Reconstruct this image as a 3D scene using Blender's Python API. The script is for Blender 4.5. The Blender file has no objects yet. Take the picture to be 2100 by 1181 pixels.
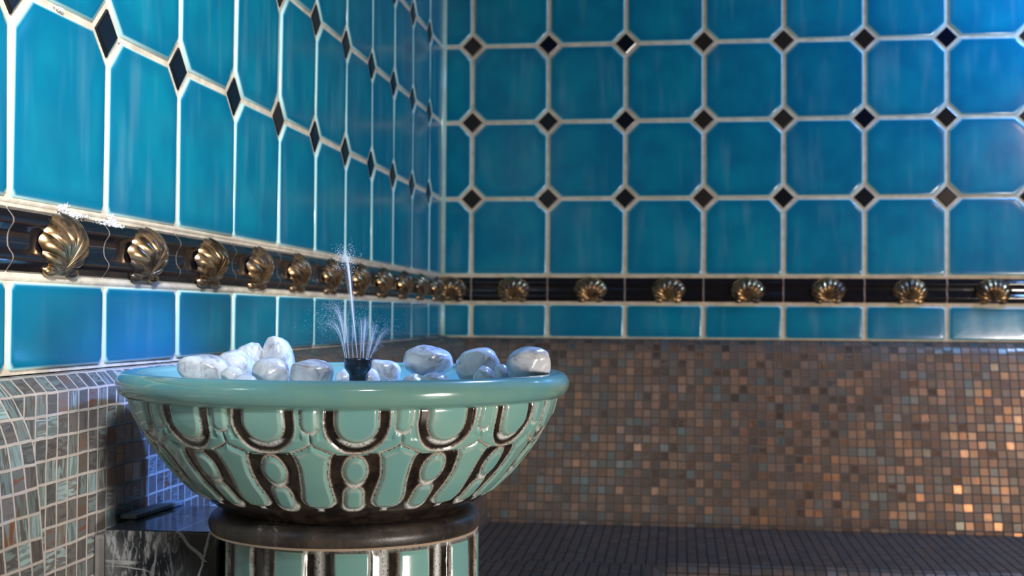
import bpy, math, random
import numpy as np
from mathutils import Vector, Matrix, noise as mnoise

random.seed(7)
rng = np.random.default_rng(7)
SC = bpy.context.scene
COL = SC.collection
T = 0.2                       # wall tile pitch in metres
PI = math.pi

# ------------------------------------------------------------------ helpers
def link(o, parent=None):
    COL.objects.link(o)
    if parent is not None:
        o.parent = parent
    return o

def empty(name, loc, label, cat, group=None):
    o = bpy.data.objects.new(name, None)
    o.empty_display_size = 0.05
    o.location = loc
    link(o)
    tag(o, label, cat, group)
    return o

def tag(o, label, cat, group=None, kind=None):
    o['label'] = label
    o['category'] = cat
    if group: o['group'] = group
    if kind: o['kind'] = kind
    return o

def struct(o):
    o['kind'] = 'structure'
    return o

def mk(name, verts, faces, mats, parent=None, mi=None, smooth=False, uv=None, attrs=None):
    me = bpy.data.meshes.new(name)
    me.from_pydata([tuple(v) for v in verts], [], [tuple(f) for f in faces])
    if not isinstance(mats, (list, tuple)): mats = [mats]
    for m in mats: me.materials.append(m)
    if mi is not None: me.polygons.foreach_set('material_index', np.asarray(mi, dtype=np.int32))
    if smooth is True: me.polygons.foreach_set('use_smooth', np.ones(len(faces), dtype=bool))
    elif smooth is not False: me.polygons.foreach_set('use_smooth', np.asarray(smooth, dtype=bool))
    if uv is not None:
        l = me.uv_layers.new(name='UVMap')
        li = np.zeros(len(me.loops), dtype=np.int32); me.loops.foreach_get('vertex_index', li)
        l.data.foreach_set('uv', np.asarray(uv, dtype=np.float32)[li].ravel())
    for k, a in (attrs or {}).items():
        a = np.asarray(a, dtype=np.float32)
        if a.ndim == 1:
            at = me.attributes.new(k, 'FLOAT', 'POINT'); at.data.foreach_set('value', a)
        else:
            at = me.attributes.new(k, 'FLOAT_COLOR', 'POINT')
            at.data.foreach_set('color', np.concatenate([a, np.ones((len(a), 1), np.float32)], 1).ravel())
    me.update()
    return link(bpy.data.objects.new(name, me), parent)

def gridfaces(nu, nv, closed_u=False, base=0):
    """verts laid out index = v*nu+u"""
    f = []
    for v in range(nv - 1):
        for u in range(nu if closed_u else nu - 1):
            u2 = (u + 1) % nu
            f.append((base + v*nu + u, base + v*nu + u2, base + (v+1)*nu + u2, base + (v+1)*nu + u))
    return f

# ------------------------------------------------------------------ node helper
class NT:
    def __init__(s, name):
        s.m = bpy.data.materials.new(name); s.m.use_nodes = True
        s.t = s.m.node_tree; s.t.nodes.clear()
        s.out = s.n('ShaderNodeOutputMaterial')
    def n(s, ty, ins=None, **kw):
        nd = s.t.nodes.new(ty)
        for k, v in kw.items(): setattr(nd, k, v)
        for k, v in (ins or {}).items(): s.set(nd, k, v)
        return nd
    def set(s, nd, k, v):
        sk = nd.inputs[k]
        if isinstance(v, bpy.types.NodeSocket): s.t.links.new(v, sk)
        elif isinstance(v, bpy.types.Node): s.t.links.new(v.outputs[0], sk)
        else:
            if sk.type == 'RGBA' and len(v) == 3: v = (*v, 1)
            sk.default_value = v
    def math(s, op, a, b=0.0, c=0.0, clamp=False):
        nd = s.n('ShaderNodeMath', {0: a, 1: b, 2: c}, operation=op, use_clamp=clamp); return nd.outputs[0]
    def vmath(s, op, a, b=(0, 0, 0)):
        nd = s.n('ShaderNodeVectorMath', {0: a, 1: b}, operation=op); return nd.outputs[0]
    def vscale(s, a, k):
        nd = s.n('ShaderNodeVectorMath', {0: a, 'Scale': k}, operation='SCALE'); return nd.outputs[0]
    def mix(s, f, a, b):
        nd = s.n('ShaderNodeMix', data_type='RGBA')
        s.set(nd, 0, f); s.set(nd, 6, a); s.set(nd, 7, b); return nd.outputs[2]
    def ramp(s, f, stops, interp='LINEAR'):
        nd = s.n('ShaderNodeValToRGB', {0: f}); r = nd.color_ramp; r.interpolation = interp
        while len(r.elements) < len(stops): r.elements.new(0.5)
        for e, (p, c) in zip(r.elements, stops):
            e.position = p; e.color = (*c, 1) if len(c) == 3 else c
        return nd.outputs[0]
    def sstep(s, x, a, b):
        nd = s.n('ShaderNodeMapRange', {0: x, 1: a, 2: b, 3: 0.0, 4: 1.0}, interpolation_type='SMOOTHSTEP'); return nd.outputs[0]
    def noise(s, vec, scale, detail=2.0, rough=0.5, dist=0.0):
        return s.n('ShaderNodeTexNoise', {'Vector': vec, 'Scale': scale, 'Detail': detail, 'Roughness': rough, 'Distortion': dist})
    def attr(s, name, out='Fac'):
        return s.n('ShaderNodeAttribute', attribute_name=name).outputs[out]
    def obj(s): return s.n('ShaderNodeTexCoord').outputs['Object']
    def bsdf(s, **ins):
        b = s.n('ShaderNodeBsdfPrincipled')
        for k, v in ins.items(): s.set(b, k.replace('_', ' '), v)
        s.t.links.new(b.outputs[0], s.out.inputs[0]); return b
    def bump(s, h, strength=0.5, dist=0.001, normal=None):
        nd = s.n('ShaderNodeBump', {'Height': h, 'Strength': strength, 'Distance': dist})
        if normal is not None: s.set(nd, 'Normal', normal)
        return nd.outputs[0]

# ------------------------------------------------------------------ materials
def mat_glaze(name='turquoise tile glaze'):
    s = NT(name); p = s.obj()
    e = s.attr('edge'); r = s.attr('rnd')
    # drip-like clouding, stretched along z
    st = s.vmath('MULTIPLY', p, (1.0, 1.0, 0.16))
    off = s.n('ShaderNodeCombineXYZ', {0: r, 1: s.math('MULTIPLY', r, 7.3), 2: s.math('MULTIPLY', r, 3.1)})
    st = s.vmath('ADD', st, s.vscale(off.outputs[0], 9.0))
    n1 = s.noise(st, 26.0, 2.0, 0.5)
    n2 = s.noise(s.vmath('ADD', p, s.vscale(off.outputs[0], 5.0)), 11.0, 2.0)
    base = s.mix(s.sstep(n2.outputs[0], 0.3, 0.7), (0.0015, 0.155, 0.262), (0.003, 0.215, 0.315))
    base = s.mix(s.math('MULTIPLY', s.sstep(n1.outputs[0], 0.52, 0.75), 0.35), base, (0.10, 0.27, 0.36))
    base = s.mix(s.math('MULTIPLY', s.math('SUBTRACT', r, 0.5), 0.5, clamp=True), base, (0.0, 0.10, 0.22))
    ecol = s.ramp(e, [(0.0, (0, 0, 0)), (0.45, (0.55, 0.55, 0.55)), (0.72, (0.45, 0.45, 0.45)), (0.85, (0, 0, 0))])
    base = s.mix(ecol, base, (0.0, 0.125, 0.24))
    base = s.mix(s.sstep(e, 0.70, 0.95), base, (0.42, 0.66, 0.66))  # pale fringe: thin glaze at the tile edge, plus a painted halo glow
    rg = s.math('ADD', 0.10, s.math('MULTIPLY', n1.outputs[0], 0.16))
    nb = s.noise(p, 60.0, 2.0)
    s.bsdf(Base_Color=base, Roughness=rg, IOR=1.5, Specular_IOR_Level=0.5, Normal=s.bump(nb.outputs[0], 0.12, 0.0006))
    return s.m

def mat_black_tile():
    s = NT('black inset tile'); p = s.obj(); r = s.attr('rnd')
    c = s.ramp(r, [(0.0, (0.002, 0.003, 0.012)), (0.35, (0.004, 0.006, 0.010)), (0.55, (0.010, 0.008, 0.007)), (0.8, (0.020, 0.013, 0.009))])
    n = s.noise(p, 240.0, 3.0)
    s.bsdf(Base_Color=c, Roughness=s.math('ADD', 0.12, s.math('MULTIPLY', r, 0.2)), Normal=s.bump(n.outputs[0], 0.25, 0.0006))
    return s.m

def mat_grout(name, c0, c1):
    s = NT(name); p = s.obj()
    n = s.noise(p, 45.0, 4.0, 0.6); n2 = s.noise(p, 320.0, 3.0)
    c = s.mix(s.sstep(n.outputs[0], 0.3, 0.7), c0, c1)
    s.bsdf(Base_Color=c, Roughness=0.8, Normal=s.bump(n2.outputs[0], 0.5, 0.001))
    return s.m

def mat_mosaic(name, colsA, colsB, grout, pitch=0.0215, metal=0.35, rough=0.22, jitter=0.12, copper=0.25, gw=0.055, streak=1.0):
    s = NT(name)
    uv = s.n('ShaderNodeUVMap', uv_map='UVMap').outputs[0]
    q = s.vscale(uv, 1.0/pitch)
    wob = s.noise(q, 0.55, 1.0)
    q = s.vmath('ADD', q, s.vscale(s.vmath('SUBTRACT', wob.outputs['Color'], (0.5, 0.5, 0.5)), 0.16))
    cell = s.vmath('FLOOR', q); fr = s.vmath('FRACTION', q)
    sx = s.n('ShaderNodeSeparateXYZ', {0: fr})
    fx, fy = sx.outputs[0], sx.outputs[1]
    dx = s.math('MINIMUM', fx, s.math('SUBTRACT', 1.0, fx)); dy = s.math('MINIMUM', fy, s.math('SUBTRACT', 1.0, fy))
    fine = s.noise(q, 5.0, 2.0)
    d = s.math('ADD', s.math('MINIMUM', dx, dy), s.math('MULTIPLY', s.math('SUBTRACT', fine.outputs[0], 0.5), 0.035))
    tile = s.sstep(d, gw, gw + 0.045)
    cxy = s.n('ShaderNodeSeparateXYZ', {0: cell})
    cid = s.n('ShaderNodeCombineXYZ', {0: cxy.outputs[0], 1: cxy.outputs[1], 2: 3.7})
    wn = s.n('ShaderNodeTexWhiteNoise', {'Vector': cid.outputs[0]}, noise_dimensions='3D')
    rgb = s.n('ShaderNodeSeparateColor', {0: wn.outputs['Color']})
    r0, r1, r2 = wn.outputs['Value'], rgb.outputs[0], rgb.outputs[1]
    r3 = rgb.outputs[2]
    # streaks, randomly along u or v in each cell
    ori = s.math('GREATER_THAN', r1, 0.6)
    qa = s.vmath('MULTIPLY', q, (0.7, 4.2, 1.0)); qb = s.vmath('MULTIPLY', q, (4.2, 0.7, 1.0))
    qm = s.n('ShaderNodeMix', data_type='VECTOR'); s.set(qm, 0, ori); s.set(qm, 4, qa); s.set(qm, 5, qb)
    qs = s.vmath('ADD', qm.outputs[1], s.vscale(wn.outputs['Color'], 60.0))
    sn = s.noise(qs, 0.9, 2.5, 0.55, 1.3)
    A = s.ramp(r0, colsA, 'CONSTANT'); B = s.ramp(r2, colsB, 'CONSTANT')
    col = s.mix(s.math('MULTIPLY', s.sstep(sn.outputs[0], 0.44, 0.60), streak), A, B)
    dark = s.math('ADD', 0.76, s.math('MULTIPLY', r3, 0.48))
    col = s.vscale(col, dark)
    cop = s.math('GREATER_THAN', s.math('ADD', r3, s.math('MULTIPLY', sn.outputs[0], 0.3)), 1.15 - copper)
    gn = s.noise(uv, 38.0, 3.0)
    gcol = s.mix(gn.outputs[0], grout, tuple(x*0.6 for x in grout))
    base = s.mix(tile, gcol, col)
    met = s.math('MULTIPLY', tile, s.math('ADD', metal*0.4, s.math('MULTIPLY', cop, metal)))
    rgh = s.math('ADD', s.math('MULTIPLY', s.math('SUBTRACT', 1.0, tile), 0.6), s.math('ADD', rough, s.math('MULTIPLY', r2, 0.15)))
    geo = s.n('ShaderNodeNewGeometry').outputs['Normal']
    jit = s.vscale(s.vmath('SUBTRACT', wn.outputs['Color'], (0.5, 0.5, 0.5)), jitter)
    nrm = s.vmath('NORMALIZE', s.vmath('ADD', geo, jit))
    hgt = s.math('ADD', tile, s.math('MULTIPLY', sn.outputs[0], 0.12))
    s.bsdf(Base_Color=base, Roughness=rgh, Metallic=met, Normal=s.bump(hgt, 0.55, 0.0012, nrm))
    return s.m

def mat_bowl():
    """glazed relief: attribute masks  R = sea-green glaze, G = bare beige line, B = white lime crust"""
    s = NT('sea-green relief glaze'); p = s.obj()
    c = s.n('ShaderNodeSeparateColor', {0: s.attr('mask', 'Color')})
    n = s.noise(p, 60.0, 4.0, 0.6); nf = s.noise(p, 420.0, 4.0, 0.65); nb = s.noise(p, 16.0, 2.0)
    teal = s.mix(s.sstep(nb.outputs[0], 0.35, 0.65), (0.175, 0.370, 0.348), (0.215, 0.405, 0.350))
    teal = s.mix(s.math('MULTIPLY', s.sstep(n.outputs[0], 0.55, 0.75), 0.35), teal, (0.20, 0.36, 0.27))
    black = s.mix(s.sstep(n.outputs[0], 0.35, 0.7), (0.010, 0.008, 0.007), (0.040, 0.028, 0.020))
    beige = s.mix(nf.outputs[0], (0.34, 0.27, 0.22), (0.72, 0.62, 0.52))
    col = s.mix(s.sstep(c.outputs[0], 0.35, 0.65), black, teal)
    g = s.math('MULTIPLY', c.outputs[1], s.sstep(nf.outputs[0], 0.22, 0.52))
    col = s.mix(g, col, beige)
    w = s.math('MULTIPLY', c.outputs[2], s.sstep(nf.outputs[0], 0.30, 0.50))
    col = s.mix(w, col, (0.72, 0.72, 0.68))
    rg = s.math('ADD', 0.13, s.math('ADD', s.math('MULTIPLY', g, 0.3), s.math('MULTIPLY', w, 0.6)), clamp=True)
    bp = s.math('ADD', s.math('MULTIPLY', w, nf.outputs[0]), s.math('MULTIPLY', n.outputs[0], 0.12))
    s.bsdf(Base_Color=col, Roughness=rg, Coat_Weight=0.35, Coat_Roughness=0.08, Normal=s.bump(bp, 0.4, 0.0012))
    return s.m

def mat_rim():
    s = NT('sea-green rim glaze'); p = s.obj()
    n = s.noise(p, 18.0, 3.0, 0.6); nf = s.noise(p, 300.0, 3.0)
    st = s.noise(s.vmath('MULTIPLY', p, (1, 1, 6)), 22.0, 3.0, 0.6)
    c = s.mix(s.sstep(n.outputs[0], 0.3, 0.7), (0.132, 0.300, 0.290), (0.175, 0.330, 0.278))
    c = s.mix(s.math('MULTIPLY', s.sstep(st.outputs[0], 0.55, 0.8), 0.45), c, (0.24, 0.36, 0.25))
    c = s.mix(s.math('MULTIPLY', s.sstep(s.attr('foot'), 0.2, 1.0), s.sstep(nf.outputs[0], 0.3, 0.6)), c, (0.55, 0.47, 0.38))
    s.bsdf(Base_Color=c, Roughness=0.15, Coat_Weight=0.4, Coat_Roughness=0.06, Normal=s.bump(st.outputs[0], 0.12, 0.0015))
    return s.m

def mat_collar():
    s = NT('dark brown worn glaze'); p = s.obj()
    n = s.noise(p, 22.0, 4.0, 0.65); nf = s.noise(p, 500.0, 3.0, 0.7); dr = s.noise(s.vmath('MULTIPLY', p, (1, 1, 0.12)), 170.0, 3.0)
    c = s.mix(s.sstep(n.outputs[0], 0.35, 0.7), (0.022, 0.018, 0.017), (0.085, 0.064, 0.052))
    c = s.mix(s.math('MULTIPLY', s.sstep(dr.outputs[0], 0.62, 0.72), 0.35), c, (0.22, 0.20, 0.18))
    lime = s.math('MULTIPLY', s.sstep(n.outputs[0], 0.66, 0.72), s.sstep(nf.outputs[0], 0.4, 0.6))
    c = s.mix(lime, c, (0.5, 0.48, 0.44))
    c = s.mix(s.math('MULTIPLY', s.attr('foot'), s.sstep(nf.outputs[0], 0.15, 0.4)), c, (0.50, 0.36, 0.25))
    s.bsdf(Base_Color=c, Roughness=s.math('ADD', 0.28, s.math('MULTIPLY', n.outputs[0], 0.2)), Normal=s.bump(nf.outputs[0], 0.25, 0.0008))
    return s.m

def mat_black_glaze():
    s = NT('black border glaze'); p = s.obj()
    n = s.noise(p, 30.0, 3.0)
    c = s.mix(n.outputs[0], (0.004, 0.004, 0.006), (0.012, 0.010, 0.012))
    s.bsdf(Base_Color=c, Roughness=0.10, Coat_Weight=0.5, Coat_Roughness=0.04, Normal=s.bump(n.outputs[0], 0.25, 0.002))
    return s.m

def mat_gold():
    s = NT('worn gold lustre'); p = s.n('ShaderNodeTexCoord').outputs['Object']
    r = s.n('ShaderNodeObjectInfo').outputs['Random']
    pp = s.vmath('ADD', p, s.vscale(s.n('ShaderNodeCombineXYZ', {0: r, 1: r, 2: r}).outputs[0], 5.0))
    n = s.noise(pp, 34.0, 3.0, 0.6)
    k = s.sstep(n.outputs[0], 0.42, 0.62)
    c = s.mix(k, (0.50, 0.31, 0.155), (0.050, 0.036, 0.026))
    s.bsdf(Base_Color=c, Metallic=s.math('SUBTRACT', 1.0, s.math('MULTIPLY', k, 0.6)), Roughness=0.27, Normal=s.bump(n.outputs[0], 0.18, 0.002))
    return s.m

def mat_pebble():
    s = NT('polished white marble'); p = s.obj()
    r = s.n('ShaderNodeObjectInfo').outputs['Random']
    pp = s.vmath('ADD', p, s.vscale(s.n('ShaderNodeCombineXYZ', {0: r, 1: r, 2: r}).outputs[0], 3.0))
    n = s.noise(pp, 32.0, 4.0, 0.6, 1.2); v = s.noise(pp, 24.0, 3.0, 0.55, 2.2); f = s.noise(pp, 420.0, 2.0)
    vein = s.math('ABSOLUTE', s.math('SUBTRACT', v.outputs[0], 0.5))
    vein = s.math('SUBTRACT', 1.0, s.sstep(vein, 0.0, 0.060))
    c = s.mix(s.sstep(n.outputs[0], 0.35, 0.7), (0.62, 0.605, 0.60), (0.40, 0.39, 0.42))
    c = s.mix(s.math('MULTIPLY', vein, s.math('MULTIPLY', s.sstep(n.outputs[0], 0.46, 0.64), 0.55)), c, (0.16, 0.13, 0.115))
    s.bsdf(Base_Color=c, Roughness=0.24, Subsurface_Weight=0.12, Subsurface_Scale=0.004, Coat_Weight=0.35, Coat_Roughness=0.12, Normal=s.bump(s.math('ADD', n.outputs[0], s.math('MULTIPLY', f.outputs[0], 0.04)), 0.22, 0.002))
    return s.m

def mat_plain(name, c, rough=0.4, bump=0.1, scale=120.0, **kw):
    s = NT(name); p = s.obj(); n = s.noise(p, scale, 3.0)
    col = s.mix(n.outputs[0], tuple(x*0.75 for x in c), tuple(min(1, x*1.25) for x in c))
    s.bsdf(Base_Color=col, Roughness=rough, Normal=s.bump(n.outputs[0], bump, 0.001), **kw)
    return s.m

def mat_marble_black():
    s = NT('black veined marble'); p = s.obj()
    v = s.noise(s.vmath('ADD', p, (0.31, 0.1, 0.02)), 9.0, 2.0, 0.5, 1.4)
    a = s.math('ABSOLUTE', s.math('SUBTRACT', v.outputs[0], 0.5))
    vein = s.math('SUBTRACT', 1.0, s.sstep(a, 0.0, 0.014))
    vein = s.math('MULTIPLY', vein, s.sstep(s.noise(p, 14.0, 2.0).outputs[0], 0.42, 0.6))
    c = s.mix(vein, (0.012, 0.013, 0.016), (0.42, 0.42, 0.40))
    pz = s.n('ShaderNodeSeparateXYZ', {0: s.vmath('ADD', p, s.vscale(s.vmath('SUBTRACT', s.noise(p, 60.0, 3.0).outputs['Color'], (0.5, 0.5, 0.5)), 0.008))})
    def seam(x0, z0, sl, zb, wd):
        d = s.math('ABSOLUTE', s.math('SUBTRACT', s.math('SUBTRACT', pz.outputs[0], x0), s.math('MULTIPLY', s.math('SUBTRACT', z0, pz.outputs[2]), sl)))
        k = s.math('SUBTRACT', 1.0, s.sstep(d, wd*0.4, wd))
        return s.math('MULTIPLY', k, s.math('GREATER_THAN', pz.outputs[2], zb))
    sm = s.math('MAXIMUM', seam(0.119, 0.784, 1.0, 0.750, 0.0034), seam(0.156, 0.775, -0.24, 0.60, 0.0018))
    c = s.mix(sm, c, (0.36, 0.355, 0.34))
    # drips of lime on the upright face only
    nz = s.n('ShaderNodeSeparateXYZ', {0: s.n('ShaderNodeNewGeometry').outputs['Normal']}).outputs[2]
    up = s.math('LESS_THAN', nz, 0.5)
    dr = s.noise(s.vmath('MULTIPLY', p, (1.0, 1.0, 0.28)), 210.0, 3.0, 0.6, 0.8)
    big = s.noise(p, 16.0, 2.0)
    sx = s.n('ShaderNodeSeparateXYZ', {0: p})
    lft = s.math('SUBTRACT', 1.0, s.sstep(sx.outputs[0], 0.085, 0.155))
    k = s.math('MULTIPLY', s.math('MULTIPLY', up, lft), s.math('ADD', s.math('MULTIPLY', s.sstep(dr.outputs[0], 0.46, 0.66), 0.75), s.math('MULTIPLY', s.sstep(big.outputs[0], 0.4, 0.6), 0.35)))
    c = s.mix(k, c, (0.24, 0.235, 0.23))
    s.bsdf(Base_Color=c, Roughness=s.math('ADD', 0.12, s.math('MULTIPLY', k, 0.6)), Normal=s.bump(dr.outputs[0], s.math('MULTIPLY', k, 0.5) if False else 0.08, 0.001))
    return s.m

def mat_water():
    s = NT('white water spray')
    s.bsdf(Base_Color=(0.80, 0.88, 0.97), Roughness=0.25, Alpha=s.attr('fade'))
    return s.m

def mat_mist(name, org, reach, dens):
    """thin spray: scattering that fades with distance from the nozzle mouth"""
    s = NT(name)
    p = s.n('ShaderNodeNewGeometry').outputs['Position']
    d = s.n('ShaderNodeVectorMath', {0: p, 1: org}, operation='DISTANCE').outputs['Value']
    k = s.math('SUBTRACT', 1.0, s.sstep(d, reach*0.25, reach))
    n = s.noise(s.vmath('MULTIPLY', p, (1, 1, 0.45)), 190.0, 3.0, 0.6)
    k = s.math('MULTIPLY', k, s.sstep(n.outputs[0], 0.30, 0.70))
    v = s.n('ShaderNodeVolumeScatter', {'Color': (0.86, 0.92, 1.0, 1), 'Density': s.math('MULTIPLY', k, dens), 'Anisotropy': 0.0})
    s.t.links.new(v.outputs[0], s.out.inputs['Volume'])
    return s.m

GLAZE = mat_glaze(); BLK = mat_black_tile()
GR_W = mat_grout('pale wall grout', (0.68, 0.58, 0.45), (0.48, 0.40, 0.31))
GR_B = mat_grout('brown border joint', (0.30, 0.24, 0.20), (0.20, 0.15, 0.12))
BORD = mat_black_glaze(); GOLD = mat_gold()
MOS_L = mat_mosaic('grey-green glass mosaic',
    [(0, (0.140, 0.122, 0.110)), (0.25, (0.125, 0.130, 0.122)), (0.5, (0.155, 0.190, 0.178)), (0.75, (0.135, 0.115, 0.102)), (0.88, (0.18, 0.225, 0.215))],
    [(0, (0.085, 0.075, 0.070)), (0.35, (0.27, 0.35, 0.34)), (0.62, (0.10, 0.09, 0.085)), (0.84, (0.17, 0.07, 0.04)), (0.93, (0.16, 0.10, 0.07))],
    (0.47, 0.40, 0.35), metal=0.18, rough=0.25, jitter=0.08, copper=0.12, gw=0.045)
MOS_B = mat_mosaic('glass mosaic with painted copper light',  # same mosaic as the ledge; glancing coppery light put into its colours
    [(0, (0.190, 0.130, 0.098)), (0.3, (0.150, 0.120, 0.100)), (0.55, (0.215, 0.135, 0.092)), (0.78, (0.115, 0.135, 0.130)), (0.88, (0.25, 0.14, 0.085))],
    [(0, (0.120, 0.085, 0.065)), (0.4, (0.10, 0.13, 0.13)), (0.62, (0.20, 0.12, 0.08)), (0.88, (0.28, 0.15, 0.08))],
    (0.120, 0.090, 0.070), metal=0.5, rough=0.26, jitter=0.15, copper=0.28, gw=0.05, streak=0.6)
MOS_S = mat_mosaic('dark seat mosaic',
    [(0, (0.170, 0.125, 0.105)), (0.4, (0.140, 0.115, 0.105)), (0.7, (0.20, 0.135, 0.105))],
    [(0, (0.090, 0.075, 0.070)), (0.6, (0.10, 0.14, 0.15)), (0.85, (0.16, 0.10, 0.08))],
    (0.030, 0.025, 0.023), metal=0.25, rough=0.30, jitter=0.14, copper=0.15, streak=0.6)
BOWLM = mat_bowl(); RIMM = mat_rim(); COLM = mat_collar(); PEB = mat_pebble()
TEALSTRIP = mat_plain('pale teal corner glaze', (0.40, 0.56, 0.48), 0.25, 0.15, 40.0)
NOZ = mat_plain('black wet plastic', (0.010, 0.012, 0.018), 0.22, 0.35, 160.0)
CRUST = mat_plain('white mineral crust', (0.52, 0.50, 0.49), 0.9, 0.8, 300.0)
CAULK = mat_plain('grey joint sealant', (0.20, 0.175, 0.155), 0.7, 0.3, 90.0)
MARB = mat_marble_black()
STRIPM = mat_plain('grey stone strip', (0.16, 0.18, 0.18), 0.5, 0.4, 120.0)
CEILM = mat_plain('dark blue ceiling plaster', (0.03, 0.05, 0.08), 0.7, 0.2, 60.0)
WATER = mat_water()

# ------------------------------------------------------------------ tiled walls
Z0 = 1.3029                              # height of the lowest row of black inset tiles
VB = -1.3527                             # bottom of the shell border (tile units)
VL = -1.8205                             # bottom of the wall tiles, top of the mosaic ledge
def wz(v): return Z0 + v*T

def ring(s0, s1, v0, v1, clips, d):
    """8-gon: rect inset by d with its corners clipped; clips = clip size at (ll, lr, ur, ul)"""
    q = [c + d*math.sqrt(2) - d for c in clips]
    a, b, c, e = s0+d, s1-d, v0+d, v1-d
    m = min((b-a), (e-c))*0.49
    q = [min(x, m) for x in q]
    return [(a+q[0], c), (b-q[1], c), (b, c+q[1]), (b, e-q[2]), (b-q[2], e), (a+q[3], e), (a, e-q[3]), (a, c+q[0])]

def tile_wall(name, to_world, edges, rows, seed):
    """to_world(s, v, out). edges: s boundaries; rows: list of (v0, v1, bottom diamonds, top diamonds)"""
    R = random.Random(seed)
    V, F, MI, SM, E, RN = [], [], [], [], [], []
    smin, smax = edges[0], edges[-1]; vmin = rows[0][0]; vmax = rows[-1][1]
    # grout bed, as a fine strip so that it reads as a real surface
    b = len(V)
    V += [to_world(smin-0.0, vmin, 0.0), to_world(smax, vmin, 0.0), to_world(smax, vmax, 0.0), to_world(smin, vmax, 0.0)]
    V += [to_world(smin, vmin, 0.006), to_world(smax, vmin, 0.006), to_world(smax, vmax, 0.006), to_world(smin, vmax, 0.006)]
    F += [(b+4, b+5, b+6, b+7), (b, b+1, b+5, b+4), (b+2, b+3, b+7, b+6), (b, b+4, b+7, b+3), (b+1, b+2, b+6, b+5)]
    MI += [1]*5; SM += [False]*5; E += [0]*8; RN += [0]*8
    g = 0.020
    cl = 0.140; tiny = 0.012
    for (v0, v1, db, dt) in rows:
        for i in range(len(edges)-1):
            s0, s1 = edges[i], edges[i+1]
            if s1 - s0 < 0.05: continue
            cb = cl if db else tiny; ct = cl if dt else tiny
            L = i > 0 or s0 > 0.2; 
            c4 = [cb if i > 0 else tiny, cb, ct, ct if i > 0 else tiny]
            rn = R.random()
            tx, ty, jz = R.uniform(-1, 1)*0.0022, R.uniform(-1, 1)*0.0022, R.uniform(-1, 1)*0.0003
            cs, cv = (s0+s1)/2, (v0+v1)/2
            levels = [(g, 0.0055, 1.0), (g+0.004, 0.0083, 0.95), (g+0.012, 0.0094, 0.80), (g+0.028, 0.0098, 0.60), (g+0.06, 0.0100, 0.36), (g+0.12, 0.0101, 0.0)]
            if v1 - v0 < 0.6: levels[-1] = (g+0.14, 0.0101, 0.05)
            base = len(V)
            for d, h, e in levels:
                for (a, c) in ring(s0, s1, v0, v1, c4, d):
                    hh = h + jz + tx*(a-cs) + ty*(c-cv)
                    V.append(to_world(a, c, hh)); E.append(e); RN.append(rn)
            n = len(levels)
            for k in range(n-1):
                for j in range(8):
                    j2 = (j+1) % 8
                    F.append((base+8*k+j, base+8*k+j2, base+8*(k+1)+j2, base+8*(k+1)+j)); MI.append(0); SM.append(True)
            F.append(tuple(base+8*(n-1)+j for j in range(8))); MI.append(0); SM.append(True)
    # small black tiles set on their points
    a = 0.135
    vs = sorted({r[1] for r in rows if r[3]} | {r[0] for r in rows if r[2]})
    for v in vs:
        for s in edges[1:-1]:
            rn = R.random(); base = len(V)
            for d, h in ((a, 0.0055), (a-0.006, 0.0085), (a-0.02, 0.0093)):
                for (p, q) in ((0, -d), (d, 0), (0, d), (-d, 0)):
                    V.append(to_world(s+p, v+q, h)); E.append(0); RN.append(rn)
            for k in range(2):
                for j in range(4):
                    F.append((base+4*k+j, base+4*k+(j+1) % 4, base+4*k+4+(j+1) % 4, base+4*k+4+j)); MI.append(2); SM.append(False)
            F.append(tuple(base+8+j for j in range(4))); MI.append(2); SM.append(False)
    o = mk(name, V, F, [GLAZE, GR_W, BLK], None, MI, SM, None, {'edge': E, 'rnd': RN})
    return struct(o)

rows = [(VL+0.01, VB, False, False), (-1.0, 0.0, False, True)] + [(float(k), k+1.0, True, True) for k in range(0, 4)]
lw = lambda s, v, o: (o, -s*T, wz(v))            # left wall: plane x = 0
bw = lambda s, v, o: (s*T, -o, wz(v))            # back wall: plane y = 0
flip = lambda f: f
left_edges = [0.03] + [0.9289+k for k in range(0, 20)]
back_edges = [0.03] + [0.4394+k for k in range(0, 13)]
# left wall winding runs the other way round, so mirror the s axis by building with the same rings and flipping faces
wl = tile_wall('wall_left', lw, left_edges, rows, 3)
wl.data.flip_normals()
wb = tile_wall('wall_back', bw, back_edges, rows, 5)

# corner strip, glazed quarter-round in two lengths either side of the border
V, F = [], []
for z0, z1 in ((wz(VL)+0.001, wz(VB)-0.001), (wz(-1.0)+0.001, wz(4.0))):
    b = len(V); n = 10
    for z in (z0, z1):
        V.append((0.0, 0.0, z))
        for k in range(n+1):
            t = k/n*PI/2
            cx = 0.022 - 0.010*math.sin(t+0.0)*0 ; 
            x = 0.0205*math.cos(t)**0.9 if k < n else 0.0; y = -0.0205*math.sin(t)**0.9 if k > 0 else 0.0
            V.append((x, y, z))
    m = n+2
    for k in range(n): F.append((b+1+k, b+m+1+k, b+m+2+k, b+2+k))
    F.append(tuple(b+k for k in range(m))); F.append(tuple(b+m+k for k in reversed(range(m))))
o = mk('trim_corner', V, F, TEALSTRIP, None, None, [len(f) == 4 for f in F]); o.data.flip_normals(); struct(o)
o.name = 'trim_3'

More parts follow.
